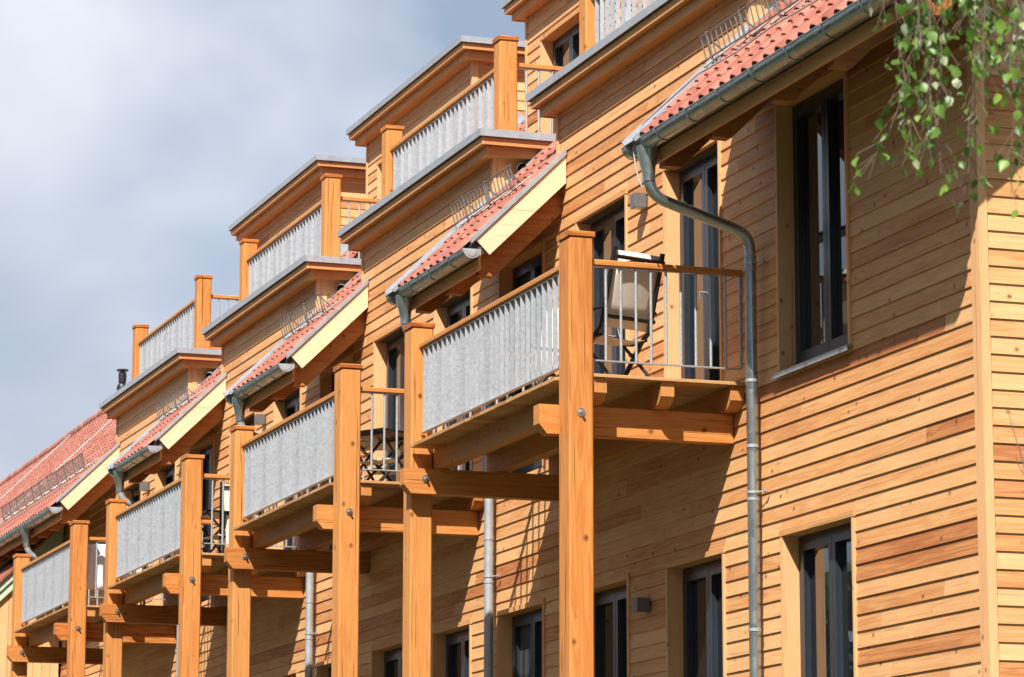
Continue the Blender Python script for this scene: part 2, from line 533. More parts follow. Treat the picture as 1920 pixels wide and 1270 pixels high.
front = lambda s, n, z: (s, YW + n, z)
blocks = [(a, b, c, d) for a, b, c, d, _ in openings]
tops = []
prev = XG
for i in range(4):             # under the eaves the cladding ends below the roof
    tops.append((prev, XN[i], 2.80, 9.0)); prev = XF[i]
tops.append((prev, X_END, 2.80, 9.0))
siding(XG + 0.14, X_END, GZ + 0.4, 3.60, blocks + tops, front, lambda s, z: cam_weight((s, YW, z)), M_SIDE_X)
gab = lambda s, n, z: (XG + 0.022 - n, s, z)
siding(-6.4, YW - 0.045, GZ + 0.4, 6.2, [], gab, lambda s, z: cam_weight((XG, s, z)) if s > -4 else 1e-6, M_SIDE_Y, 3, 6)

# ---- solid core behind the cladding, with the openings left free
core = MB()
xs = sorted({XG + 0.04, X_END} | {e for o in openings for e in o[:2]})
for a, b in zip(xs[:-1], xs[1:]):
    m = (a + b)/2
    zz = GZ
    for o in sorted([o for o in openings if o[0] < m < o[1]], key=lambda o: o[2]):
        core.box(a, b, YW - 0.30, YW - 0.013, zz, o[2]); zz = o[3]
    core.box(a, b, YW - 0.30, YW - 0.013, zz, 2.72)
core.box(XG + 0.036, XG + 0.2, -6.4, YW - 0.31, GZ, 2.7)
core.box(XG + 0.3, X_END, -6.6, -6.4, GZ, 2.7)
wall = core.build('front_wall', M_SHEATH, house)

corner = MB()
corner.box(XG + 0.0, XG + 0.14, YW - 0.045, YW + 0.028, GZ + 0.3, 2.95, 0.25)
corner.build('corner_board', M_TRIM_Z, wall)
base = MB(); base.box(XG - 0.02, X_END, YW - 0.3, YW + 0.01, GZ, GZ + 0.4)
base.build('plinth', plain('plinth_render', (0.35, 0.34, 0.32), 0.9), wall)

# ---- windows and doors
def window(o, y=YW, deep=0.125, xin=0.05):
    a, b, z0, z1, kind = o
    f = MB()
    yo, yi = y - deep, y - deep - 0.07
    xa, xb, zt, zb = a + 0.042, b - 0.042, z1 - 0.06, z0 + 0.004
    fr = 0.055
    f.box(xa, xa + fr, yi, yo, zb, zt); f.box(xb - fr, xb, yi, yo, zb, zt)
    f.box(xa + fr, xb - fr, yi, yo, zt - fr, zt); f.box(xa + fr, xb - fr, yi, yo, zb, zb + fr)
    xm = (xa + xb)/2
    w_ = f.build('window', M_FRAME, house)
    leaves = ((xa + fr, xm), (xm, xb - fr))
    for (p, q) in leaves:
        s = MB(); st = 0.062; yo2, yi2 = yo + 0.012, yi + 0.01
        e = 0.004; p += e; q -= e; lo, hi = zb + fr + e, zt - fr - e
        s.box(p, p + st, yi2, yo2, lo, hi); s.box(q - st, q, yi2, yo2, lo, hi)
        s.box(p + st, q - st, yi2, yo2, hi - st, hi); s.box(p + st, q - st, yi2, yo2, lo, lo + st*1.5)
        # glazing bead
        s.box(p + st, p + st + 0.015, yi2 + 0.02, yo2 - 0.014, lo + st*1.5, hi - st)
        s.box(q - st - 0.015, q - st, yi2 + 0.02, yo2 - 0.014, lo + st*1.5, hi - st)
        s.build('casement', M_FRAME, w_)
        g = MB(); g.box(p + st + 0.001, q - st - 0.001, yi2 + 0.012, yi2 + 0.019, lo + st*1.5 + 0.001, hi - st - 0.001)
        g.build('pane', M_SCREEN if kind == 'screen' else M_GLASS, w_)
    hn = MB(); hz = z0 + 1.02
    hn.tube([(xm + 0.035, yo + 0.012, hz), (xm + 0.035, yo + 0.055, hz)], 0.009, 8); hn.tube([(xm + 0.035, yo + 0.055, hz + 0.01), (xm + 0.035, yo + 0.055, hz - 0.07)], 0.009, 8)
    if z0 > 0: hn.build('handle', M_STEEL, w_)
    j = MB(); pr = 0.030
    j.box(a, a + 0.038, yi - 0.03, y + pr, z0, z1 - 0.05, R(0.1, 0.4))
    j.build('jamb', M_TRIM_Z, w_)
    j = MB(); j.box(b - 0.038, b, yi - 0.03, y + pr, z0, z1 - 0.05, R(0.1, 0.4)); j.build('jamb', M_TRIM_Z, w_)
    j = MB(); j.box(a - 0.01, b + 0.01, yi - 0.03, y + pr + 0.004, z1 - 0.05, z1, R(0.2, 0.5)); j.build('head_board', M_TRIM_X, w_)
    back = MB(); back.box(a + 0.04, b - 0.04, yi - 0.045, yi - 0.035, z0, z1); back.build('unlit_room_sheet', M_SHEATH, w_)  # dark sheet standing in for the unlit room behind the panes
    if kind == 'sill':
        pass
    return w_

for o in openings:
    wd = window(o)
    if o[2] == UP[0] and o[0] < 25:
        s = MB()
        s.prism([(YW - 0.15, o[2] + 0.012), (YW + 0.075, o[2] - 0.016), (YW + 0.075, o[2] - 0.062), (YW + 0.067, o[2] - 0.062), (YW + 0.067, o[2] - 0.024), (YW - 0.15, o[2] + 0.004)],
                0, o[0] - 0.03, o[1] + 0.03)
        s.build('window_sill', M_FLASH, wd)

# ---- roofs
TW, TL = 0.222, 0.36
def rp(x, v, wn, y0=1.06):
    """point on the roof: v metres up the slope from the eave, wn metres off the tile plane"""
    return (x, y0 - v*CT + wn*ST, roofz(y0) + v*ST + wn*CT)
def tile_geo(fine=True):
    mb = MB()
    prof = [(0.0, 0.004), (0.03, 0.0), (0.07, 0.002), (0.098, 0.014), (0.126, 0.036), (0.156, 0.046), (0.186, 0.036), (0.211, 0.014), (0.226, 0.004)] if fine else \
           [(0.0, 0.003), (0.085, 0.004), (0.126, 0.034), (0.156, 0.044), (0.186, 0.034), (0.226, 0.003)]
    n = len(prof)
    vs = []
    lift = lambda v: -0.014 - 0.020*v/TL
    for v, dw in ((0.006, -0.015), (0.0, -0.005), (0.012, 0.0), (TL + 0.04, 0.0)):
        for (s, h) in prof:
            vs.append((s, v, h + lift(v) + dw))
    top = []
    fr = []
    for r in range(3):
        for i in range(n - 1):
            (fr if r == 0 else top).append((r*n + i, r*n + i + 1, (r + 1)*n + i + 1, (r + 1)*n + i))
    mb.add(vs, fr, 0.0); mb.f += []
    mb2 = MB(); mb2.v = mb.v; mb2.f = fr + top; mb2.t = [0.0]*len(mb2.f); mb2.sm = [False]*len(fr) + [True]*len(top)
    return mb2
TILE = tile_geo(True)
TILEC = tile_geo(False)
tile_me = TILE.mesh('tile'); tile_me.materials.append(M_TILE)
ROOT3 = Matrix(((1, 0, 0), (0, -CT, ST), (0, ST, CT)))
NTILE = 0
def roof(name, x0, x1, fine_courses, verge=True, top_y=RIDGE_Y, flash=True, y_up0=None):
    global NTILE
    yE = 1.06
    r = MB()
    def pl(y, d):              # d metres below the tile plane, measured square to it
        return (y - d*ST, roofz(y) - d*CT)
    a, b = pl(0.96, 0.055), pl(top_y, 0.055)
    c, d = pl(top_y, 0.125), pl(0.96, 0.125)
    r.prism([a, b, (c[0], c[1]), (0.86, roofz(0.96) - 0.055*CT - 0.15)], 0, x0 + 0.03, x1)
    ro = r.build('roof', M_SHEATH, house)
    ncol = int((x1 - (0.2 if flash else 0.0) - x0)/TW)
    off = (x1 - (0.2 if flash else 0.0)) - ncol*TW
    nv = int((yE - top_y)/CT/TL) + 1
    rest = MB()
    src = TILE if fine_courses else TILEC
    for k in range(nv):
        for c_ in range(ncol):
            X = off + c_*TW
            org = Vector(rp(X, k*TL, 0.0))
            if k < fine_courses and NTILE < 296:
                o = link('tile', tile_me, ro)
                o.matrix_local = Matrix.Translation(org + Vector((R(-.003, .003), 0, 0))) @ (ROOT3 @ Matrix.Rotation(R(-.008, .008), 3, 'Z')).to_4x4()
                NTILE += 1
            else:
                tn = R()
                j = R(-.004, .004)
                rest.add([org + ROOT3 @ (Vector(q) + Vector((j, 0, 0))) for q in src.v], src.f, tn)
                for q in range(len(src.f)):
                    rest.sm[-1 - q] = src.sm[len(src.f) - 1 - q]
    if rest.v:
        rest.build('upper_tiles', M_TILE, ro, 'stuff')
    # soffit fascia behind the gutter
    nb = 0; X = x0
    while X < min(x1, x0 + 9) - 0.02:
        e = min(X + R(1.4, 2.2), x1)
        f = MB(); f.box(X + 0.0015, e - 0.0015, 0.835, 0.862, 1.825, roofz(0.96) - 0.10, R(0.1, 0.5)); f.build('fascia_board', M_TRIM_X, ro); X = e
    if flash:
        fl = MB(); t0 = -0.01
        L0 = (yE + 0.10 - top_y)/CT
        for (xa, xb, ww0, ww1) in ((x1 - 0.215, x1 + 0.005, 0.004, 0.010), (x1 + 0.005, x1 + 0.013, -0.12, 0.05), (x1 - 0.225, x1 - 0.212, -0.01, 0.03)):
            p = [rp(xa, -0.07, ww0), rp(xb, -0.07, ww0), rp(xb, L0, ww0), rp(xa, L0, ww0),
                 rp(xa, -0.07, ww1), rp(xb, -0.07, ww1), rp(xb, L0, ww1), rp(xa, L0, ww1)]
            fl.hexa(p)
        fl.build('flashing', M_FLASH, ro)
    if verge:
        bx = MB()
        p0, p1 = 0.885, YW + 0.02
        q = [pl(p0 + 0.0, 0.045), pl(p1, 0.045), None, None]
        top0, top1 = (p0, roofz(p0) - 0.045/CT), (p1, roofz(p1) - 0.045/CT)
        dn = 0.205
        bx.prism([top0, top1, (p1, top1[1] - dn/CT), (p0 - dn*ST, top0[1] - dn*CT)], 0, x0, x0 + 0.028, 0.15)
        bx.build('barge_board', M_BARGE, ro)
        vt = MB()
        vt.prism([(p0 + 0.05, roofz(p0 + 0.05) - 0.055), (p1, roofz(p1) - 0.055), (p1, roofz(p1) - 0.005), (p0 + 0.05, roofz(p0 + 0.05) - 0.005)], 0, x0 - 0.02, x0 + 0.022)
        vt.prism([(p0 + 0.05, roofz(p0 + 0.05) - 0.005), (p1, roofz(p1) - 0.005), (p1, roofz(p1) + 0.004), (p0 + 0.05, roofz(p0 + 0.05) + 0.004)], 0, x0 - 0.02, x0 + 0.06)
        vt.build('verge_trim', M_FLASH, ro)
    return ro

def rafters(ro, xsr):
    for x in xsr:
        m = MB()
        tp = lambda y: roofz(y) - 0.19/CT*CT - 0.085
        m.prism([(0.80, tp(0.80)), (YW - 0.2, tp(YW - 0.2)), (YW - 0.2, 1.80 + 0.98*(0.64 - YW + 0.2)), (0.64, 1.80), (0.80, 1.80)], 0, x, x + 0.13, R(0.2, 0.7))
        m.build('rafter', M_RAFT, ro)

def gutter(x0, x1, outlet=None, big=False):
    cy, cz, r = 0.97, 2.003, 0.095
    g = MB(); n = 16
    vs = []; fs = []
    for X in (x0, x1):
        for rr in (r, r - 0.004):
            for i in range(n + 1):
                a = math.pi*i/n
                vs.append((X, cy + rr*math.cos(a), cz - rr*math.sin(a)))
    m = n + 1
    for i in range(n):
        fs += [(i, i + 1, 2*m + i + 1, 2*m + i), (m + i + 1, m + i, 3*m + i, 3*m + i + 1)]
    g.add(vs, fs, 0.5, True)
    # rolled front bead and back lip
    g.tube([(x0, cy + r, cz + 0.002), (x1, cy + r, cz + 0.002)], 0.009, 8)
    g.box(x0, x1, cy - r - 0.003, cy - r, cz - 0.005, cz + 0.03)
    go = g.build('gutter', M_ZINC, house)
    # end caps
    for X in (x0, x1):
        e = MB()
        pr = [(cy + (r + 0.003)*math.cos(math.pi*i/n), cz + 0.006 - (r + 0.003)*math.sin(math.pi*i/n)) for i in range(n + 1)]
        e.prism(pr, 0, X - 0.004, X + 0.004)
        pr = [(cy + 0.06*math.cos(math.pi*i/n), cz - 0.012 - 0.06*math.sin(math.pi*i/n)) for i in range(n + 1)]
        e.prism(pr, 0, X - 0.009, X - 0.003)
        e.build('end_cap', M_FLASH, go)
    # bracket rings
    X = x1 - 0.10
    while X > x0 + 0.1:
        b = MB()
        for i in range(n):
            a0, a1 = math.pi*i/n, math.pi*(i + 1)/n
            q = []
            for dx in (-0.014, 0.014):
                for a in (a0, a1):
                    for rr in (r + 0.001, r + 0.008):
                        q.append((X + dx, cy + rr*math.cos(a), cz - rr*math.sin(a)))
            b.add(q, [(1, 3, 7, 5), (0, 1, 5, 4), (2, 6, 7, 3), (0, 2, 3, 1), (4, 5, 7, 6)], 0.2)
        b.box(X - 0.014, X + 0.014, cy - r - 0.01, cy + r + 0.008, cz + 0.006, cz + 0.011)
        b.build('gutter_bracket', M_ZINC, go)
        X -= 0.68
    return go

def bend(pts, rad=0.12, n=6):
    """round the corners of a pipe run"""
    pts = [Vector(p) for p in pts]
    o = [pts[0]]
    for a, b, c in zip(pts[:-2], pts[1:-1], pts[2:]):
        d0, d1 = (a - b).normalized(), (c - b).normalized()
        p0, p1 = b + d0*rad, b + d1*rad
        for i in range(n + 1):
            t = i/n
            o.append(p0*(1 - t)**2 + b*2*t*(1 - t) + p1*t*t)
    o.append(pts[-1])
    return o

def downpipe(X):
    r = 0.05
    pw = YW + 0.115
    path = bend([(X, 0.965, 1.84), (X, 0.945, 1.52), (X, pw, 1.235), (X, pw, GZ + 0.1)], 0.15)
    d = MB(); d.tube(path, r, 16)
    do = d.build('downpipe', M_ZINC if X < 26 else M_FLASH, house)
    f = MB()
    f.tube([(X, 0.967, 1.95), (X, 0.967, 1.90), (X, 0.962, 1.76), (X, 0.958, 1.70), (X, 0.957, 1.64)], [0.10, 0.097, 0.064, 0.057, 0.056], 18)
    f.build('gutter_outlet', M_ZINC, do)
    for z in (1.045, 0.93, -0.05, -0.62, -1.08, -2.2):
        c = MB(); c.tube([(X, pw, z - 0.013), (X, pw, z + 0.013)], r + 0.005, 16); c.build('pipe_collar', M_FLASH, do)
    for z in (0.985, -1.02, -3.0):
        c = MB(); c.tube([(X, pw, z - 0.012), (X, pw, z + 0.012)], r + 0.007, 16)
        c.tube([(X - 0.0, pw, z), (X - 0.055, YW + 0.075, z), (X - 0.12, YW + 0.05, z)], 0.006, 8)
        c.tube([(X - 0.115, YW + 0.052, z), (X - 0.135, YW + 0.045, z)], 0.016, 10)
        c.build('pipe_clamp', M_GALV, do)
    return do

def snow_guard(x0, x1):
    g = MB()
    v0 = (1.06 - 0.36)/CT
    def at(x, h):              # upright above the roof
        q = rp(x, v0, 0.05); return (x, q[1] + 0.06*h/0.25, q[2] + h)
    g.tube([at(x0, 0.03), at(x1, 0.03)], 0.008, 6); g.tube([at(x0, 0.235), at(x1, 0.235)], 0.008, 6)
    x = x0 + 0.03
    while x < x1:
        g.tube([at(x, 0.03), at(x, 0.235)], 0.0072, 6); x += 0.108
    go = g.build('snow_guard', M_GUARD, house)
    x = x0 + 0.12
    while x < x1:
        b = MB()
        q0, q1 = Vector(at(x, 0.25)), Vector(at(x, 0.0))
        b.tube([q0, q1], 0.012, 6)
        b.tube([Vector(at(x, 0.20)), Vector(rp(x, v0 + 0.14, 0.03))], 0.008, 6)
        lo = Vector(rp(x, v0, 0.045)); hi = Vector(rp(x, v0 + 0.3, 0.02))
        b.tube([lo + (lo - hi)*0.35, hi], 0.012, 6)
        b.build('guard_bracket', M_GUARD, go); x += 0.72
    return go

r0 = roof('roof_0', 20.38, XN[0], 7, verge=True)
rafters(r0, [20.47, 21.97, 23.09, 24.36, 25.47])
gutter(20.30, XN[0] + 0.20)
downpipe(25.45)
snow_guard(20.9, XN[0] - 0.12)
for i in range(1, 4):
    r_ = roof('roof', XF[i-1] - 0.28, XN[i], 13 if i == 1 else 0)
    rafters(r_, [XF[i-1] - 0.13, XF[i-1] + 0.86, XN[i] - 0.14])
    gutter(XF[i-1] - 0.40, XN[i] + 0.20)
    downpipe(25.45 + P*i)
    snow_guard(XF[i-1] - 0.08, XN[i] - 0.12)
r4 = roof('roof', XF[3] - 0.28, X_END, 0, flash=False)
rafters(r4, [XF[3] - 0.13 + 1.0*k for k in range(8)])
gutter(XF[3] - 0.40, X_END)
downpipe(25.45 + P*4 + 0.2)
snow_guard(XF[3] + 0.1, XF[3] + 7.5)
# ridge tiles of the long roof, rear slope
rg = MB()
x = XF[3] - 0.2
while x < X_END:
    rg.tube([(x, RIDGE_Y, roofz(RIDGE_Y) - 0.02), (x + 0.36, RIDGE_Y, roofz(RIDGE_Y) + 0.005)], [0.10, 0.115], 10, R()); x += 0.36
rg.build('ridge_tiles', M_TILE, r4, 'stuff')
rear = MB()
rear.add([(20.38, RIDGE_Y, roofz(RIDGE_Y) - 0.1), (X_END, RIDGE_Y, roofz(RIDGE_Y) - 0.1), (X_END, -7.0, 2.4), (20.38, -7.0, 2.4)], [(0, 1, 2, 3)])
rear.build('rear_slope', M_TILE, house)
for x in (60.5, 71.0):  # lightning wire up the long roof
    c = MB(); c.tube([rp(x, 0.0, 0.05), rp(x, (0.985 - RIDGE_Y)/CT, 0.05)], 0.009, 6); c.build('lightning_wire', M_WIRE, house)
c = MB(); c.tube([rp(XF[3] - 0.1, 0.55, 0.06), rp(X_END, 0.55, 0.06)], 0.008, 6); c.build('lightning_wire', M_WIRE, house)
c = MB()
c.tube([rp(x_, 0.62 - (0.5 if k == 0 else 0), 0.055 + (0.02 if k % 2 else 0)) for k, x_ in enumerate((25.45, 25.0, 24.2, 23.4, 22.6, 21.6, 20.5))], 0.009, 6)
c.tube([rp(25.45, 0.12, 0.05), (25.5, 1.055, 1.99), (25.52, 1.07, 1.93), (25.50, 1.062, 1.80), (25.47, 1.045, 1.66), (25.45, 1.015, 1.58)], 0.008, 6)
c.build('lightning_wire', M_WIRE, house)
# flue on the long roof
fl = MB()
fx, fy, fz = 63.2, -2.6, 5.66
fl.tube([(fx, fy, fz), (fx, fy, fz + 0.42)], 0.06, 14)
fl.tube([(fx, fy, fz + 0.30), (fx, fy, fz + 0.36), (fx, fy, fz + 0.42)], [0.11, 0.115, 0.085], 14)
fl.tube([(fx, fy, fz + 0.44), (fx, fy, fz + 0.60), (fx, fy, fz + 0.66)], [0.075, 0.085, 0.075], 14)
fl.tube([(fx, fy, fz + 0.69), (fx, fy, fz + 0.72)], 0.12, 14)
fl.tube([(fx, fy, fz + 0.4), (fx, fy, fz + 0.72)], 0.035, 8)
fl.build('flue_pipe', M_PIPE, house)

# ---- flat roofs with stepped eaves (dormers and top storey)
def flat_roof(name, x0, x1, yf, yb, ztop, near_cut=None):
    """x0..x1, yf: wall faces; zinc edge over two stepped boards"""
    top = MB()
    o = 0.262
    top.box(x0 - o + 0.01, x1 + o - 0.01, yb, yf + o - 0.01, ztop - 0.06, ztop - 0.012)
    t_ = top.build(name, M_FLASH, house)
    def ring(o, zb, zt, th, nm, mx_, my_, tilt=0.0):
        m = MB(); m.box(x0 - o, x1 + o, yf + o - th, yf + o, zb, zt, R(0.2, 0.6)); m.build(nm, mx_, t_)
        for (xa, xb) in ((x0 - o, x0 - o + th), (x1 + o - th, x1 + o)):
            m = MB(); m.box(xa, xb, yb, yf + o - th - 0.001, zb, zt, R(0.3, 0.7)); m.build(nm, my_, t_)
    ring(o, ztop - 0.082, ztop, 0.012, 'zinc_edge', M_FLASH, M_FLASH)
    ring(o - 0.035, ztop - 0.165, ztop - 0.0825, 0.03, 'eave_board', M_TRIM_X, M_TRIM_Y)
    ring(o - 0.110, ztop - 0.265, ztop - 0.160, 0.03, 'eave_board', M_TRIM_X, M_TRIM_Y)
    s = MB()
    s.box(x0 - o + 0.066, x1 + o - 0.066, yb, yf + o - 0.066, ztop - 0.155, ztop - 0.135, 0.5)
    s.box(x0 - o + 0.145, x1 + o - 0.145, yb, yf + o - 0.145, ztop - 0.258, ztop - 0.24, 0.5)
    s.build('soffit', M_TRIM_X, t_)
    return t_

for i in range(4):
    x0, x1 = XN[i], XF[i]
    flat_roof('dormer_roof', x0, x1, YW, -2.3, 3.837)
    d = MB(); d.box(x0 + 0.03, x1 - 0.03, -2.4, YW - 0.014, 2.3, 3.66); dm = d.build('dormer_core', M_SHEATH, house)
    for (xa, s_) in ((x0, -1), (x1, 1)):
        c = MB()
        if s_ < 0:
            c.box(xa - 0.005, xa + 0.07, YW - 0.03, YW + 0.026, 2.6, 3.58, R(0.1, 0.4))
            c.box(xa - 0.012, xa + 0.02, YW - 0.11, YW - 0.0305, 2.6, 3.58, R(0.3, 0.6))
        else:
            c.box(xa - 0.05, xa + 0.01, YW - 0.06, YW + 0.026, 3.0, 3.58, R(0.1, 0.4))
        c.build('corner_board', M_TRIM_Z, dm)
    ck = lambda s, n, z, X=x0: (X + 0.012 - n, s, z)
    siding(-1.2, YW - 0.112, 2.75, 3.6, [], ck, lambda s, z, X=x0: cam_weight((X, s, z)), M_SIDE_Y, 3, 6)
    pp = MB()                  # overflow spout through the cheek
    n_ = 14
    pp.tube([(x0 + 0.02, -0.42, 3.50), (x0 - 0.14, -0.36, 3.455), (x0 - 0.24, -0.33, 3.43)], 0.055, n_, caps=False)
    pp.tube([(x0 - 0.24, -0.33, 3.43), (x0 - 0.1, -0.38, 3.465)], 0.048, n_, caps=False)
    pp.build('overflow_spout', M_FLASH, dm)

PY = -2.218
for i in range(1, 4):
    x0, x1 = XN[i] + 0.05, XF[i] - 0.06
    flat_roof('top_roof', x0, x1, PY, -5.6, 6.965)
    d = MB(); d.box(x0 + 0.03, x1 - 0.03, -5.5, PY - 0.3, 3.7, 6.75)
    wo = (x1 - 2.05, x1 - 0.58, 3.86, 6.30, 'glass')
    d.box(x0 + 0.03, wo[0], PY - 0.3, PY - 0.014, 3.7, 6.75); d.box(wo[1], x1 - 0.03, PY - 0.3, PY - 0.014, 3.7, 6.75)
    d.box(wo[0], wo[1], PY - 0.3, PY - 0.014, wo[3], 6.75)
    tw = d.build('top_storey', M_SHEATH, house)
    siding(x0 + 0.05, x1 - 0.05, 3.7, 6.72, [wo[:4]], lambda s, n, z: (s, PY + n, z), lambda s, z: cam_weight((s, PY, z)), M_SIDE_X)
    siding(-5.4, PY - 0.06, 4.9, 6.72, [], lambda s, n, z, X=x0: (X + 0.012 - n, s, z), lambda s, z, X=x0: cam_weight((X, s, z)), M_SIDE_Y, 3, 6)
    for (a, b) in ((x0 - 0.005, x0 + 0.05), (x1 - 0.05, x1 + 0.005)):
        c = MB(); c.box(a, b, PY - 0.06, PY + 0.026, 3.7, 6.7, R(0.1, 0.4)); c.build('corner_board', M_TRIM_Z, tw)
    window(wo, PY)
    sd_ = MB()                 # flashing beside the top storey
    for v0, v1 in ((3.2, 5.6),):
        sd_.hexa([rp(x0 - 0.05, v0, 0.02), rp(x0 - 0.02, v0, 0.02), rp(x0 - 0.02, v1, 0.02), rp(x0 - 0.05, v1, 0.02),
                  rp(x0 - 0.05, v0, 0.16), rp(x0 - 0.02, v0, 0.16), rp(x0 - 0.02, v1, 0.16), rp(x0 - 0.05, v1, 0.16)])
    sd_.build('side_flashing', M_FLASH, tw)
# upper window next to the top edge of the picture belongs to the second house: built above

# cladding boards: the largest become pieces of their own, the rest one mass
board_pieces.sort(key=lambda q: -q[0])
for i, (wt, mb, mat) in enumerate(board_pieces[:298]):
    mb.build('board', mat, wall)
for mat in (M_SIDE_X, M_SIDE_Y):
    rest = MB()
    for wt, mb, m_ in board_pieces[298:]:
        if m_ is mat:
            rest.add(mb.v, mb.f, mb.t[0])
    rest.build('far_boards' if mat is M_SIDE_X else 'side_boards', mat, wall, 'stuff')

# ---- balconies
def railing_panel(par, x0, x1, y, z0, z1, n, slat_me, seed=0):
    pitch = (x1 - x0)/n
    for k in range(n):
        o = link('slat', slat_me[(k*7 + seed) % len(slat_me)], par)
        o.matrix_local = Matrix.Translation((x0 + (k + 0.5)*pitch, y, z0)) @ Matrix.Rotation(math.radians(71 + R(-1.2, 1.2)), 4, 'Z')
    b = MB(); b.box(x0 - 0.02, x1 + 0.02, y - 0.022, y + 0.024, z0 - 0.006, z0 - 0.0005); b.build('slat_rail', M_GALV, par)
    b = MB(); b.box(x0 - 0.02, x1 + 0.02, y - 0.022, y + 0.022, z1 + 0.0005, z1 + 0.006); b.build('slat_rail', M_GALV, par)

def slat_meshes(h):
    r = []
    for k in range(5):
        m = MB(); m.box(-0.0226, 0.0226, -0.0025, 0.0025, 0, h, R())
        me = m.mesh('slat'); me.materials.append(M_SLAT); r.append(me)
    return r

SL_B = slat_meshes(0.83)
SL_T = slat_meshes(0.86)
def post(par, x0, x1, y0, y1, z0, z1, cap=True):
    t = R(0.05, 0.5)
    p = MB(); p.bevbox(x0, x1, y0, y1, z0, z1 - (0.062 if cap else 0), 0.014, 2, t)
    po = p.build('post', M_POST, par)
    if cap:
        c = MB(); e = 0.012
        c.bevbox(x0 - e, x1 + e, y0 - e, y1 + e, z1 - 0.052, z1, 0.008, 1, R(0.45, 0.9))
        c.box(x0 + 0.012, x1 - 0.012, y0 + 0.012, y1 - 0.012, z1 - 0.063, z1 - 0.0525, 0.9)
        c.build('post_cap', M_BEAM_Y, par)
    return po

def bolt(par, x, y, z):
    b = MB()
    b.tube([(x, y, z), (x - 0.006, y, z)], 0.040, 20)
    b.tube([(x - 0.006, y, z), (x - 0.022, y, z)], 0.021, 6)
    b.tube([(x - 0.022, y, z), (x - 0.05, y, z)], 0.012, 10)
    b.build('bolt', M_STEEL, par)

def chamfer_beam(mb, x0, x1, y_in, y_out, z0, z1, c, t):
    mb.prism([(y_in, z0), (y_out - c*0.85, z0), (y_out, z0 + c), (y_out, z1 - 0.004), (y_out - 0.004, z1), (y_in, z1)], 0, x0, x1, t)

def balcony(u):
    ox = u*P
    XA, XB = 25.815 + ox, 30.36 + ox
    jn = MB()                  # the joists carry the deck: the balcony's own body
    xe0, xe1 = XA + 0.035, XB + 0.20
    for (ya, yb) in ((1.20, 1.325), (0.575, 0.70), (-0.085, 0.045)):
        z0, z1 = -0.238, -0.032
        jn.prism([(xe0, z1), (xe0, -0.158), (xe0 + 0.03, -0.190), (xe0 + 0.07, -0.218), (xe0 + 0.13, z0), (xe1, z0), (xe1, z1)], 1, ya, yb, R(0.2, 0.8))
    bal = jn.build('balcony', M_BEAM_X, house)
    # deck boards
    X = XA
    while X < XB + 0.22:
        e = min(X + 0.145, XB + 0.23)
        yo = 1.587 + R(-0.003, 0.003)
        if X < XA + 0.27 or e > XB - 0.01:
            yo = 1.328
        d = MB(); d.bevbox(X + 0.002, e - 0.002, YW + 0.03, yo, -0.0305, 0.0, 0.004, 1, R(0, 0.9)); d.build('deck_board', M_DECK, bal)
        X = e
    post(bal, XA, XA + 0.27, 1.333, 1.558, GZ, 1.246)
    post(bal, XB, XB + 0.26, 1.333, 1.558, GZ, 1.246)
    b = MB(); chamfer_beam(b, XA + 0.275, XA + 0.42, YW + 0.02, 1.735, -0.50, -0.245, 0.085, R(0.3, 0.8)); b.build('cross_beam', M_BEAM_Y, bal)
    b = MB(); chamfer_beam(b, XB - 0.15, XB - 0.004, YW + 0.02, 1.675, -0.492, -0.243, 0.085, R(0.3, 0.8)); b.build('cross_beam', M_BEAM_Y, bal)
    bolt(bal, XA, 1.453, -0.346); bolt(bal, XB - 0.15, 1.453, -0.346)
    # wall plate
    # front railing
    b = MB(); b.bevbox(XA + 0.275, XB - 0.005, 1.385, 1.485, 0.978, 1.034, 0.010, 0, R(0.2, 0.6)); b.build('handrail', M_BEAM_X, bal)
    b = MB(); b.box(XA + 0.275, XB - 0.005, 1.41, 1.455, 0.968, 0.9775); b.build('rail_strap', M_GALV, bal)
    railing_panel(bal, XA + 0.30, XB - 0.03, 1.445, 0.130, 0.96, 29, SL_B, u)
    for k in range(6):
        q = MB(); x = XA + 0.6 + k*0.72
        q.box(x, x + 0.05, 1.40, 1.41, 0.0, 0.16); q.build('panel_foot', M_GALV, bal)
    # side railings
    for (X, far) in ((XA + 0.085, 0), (XB + 0.11, 1)):
        b = MB(); b.bevbox(X - 0.035, X + 0.035, YW + 0.0, 1.331, 0.962, 1.016, 0.008, 1, R(0.2, 0.6)); b.build('handrail', M_BEAM_Y, bal)
        b = MB(); b.box(X - 0.018, X + 0.018, YW + 0.03, 1.33, 0.953, 0.9615); b.build('rail_strap', M_GALV, bal)
        b = MB(); b.box(X - 0.018, X + 0.018, YW + 0.03, 1.33, 0.122, 0.134); b.build('rail_strap', M_GALV, bal)
        y = 1.187
        while y > -0.09:
            q = MB(); q.tube([(X, y, 0.1345), (X, y, 0.9525)], 0.0135, 8); q.build('baluster', M_GALV, bal)
            y -= 0.1402
    return bal
BALC = [balcony(u) for u in range(4)]

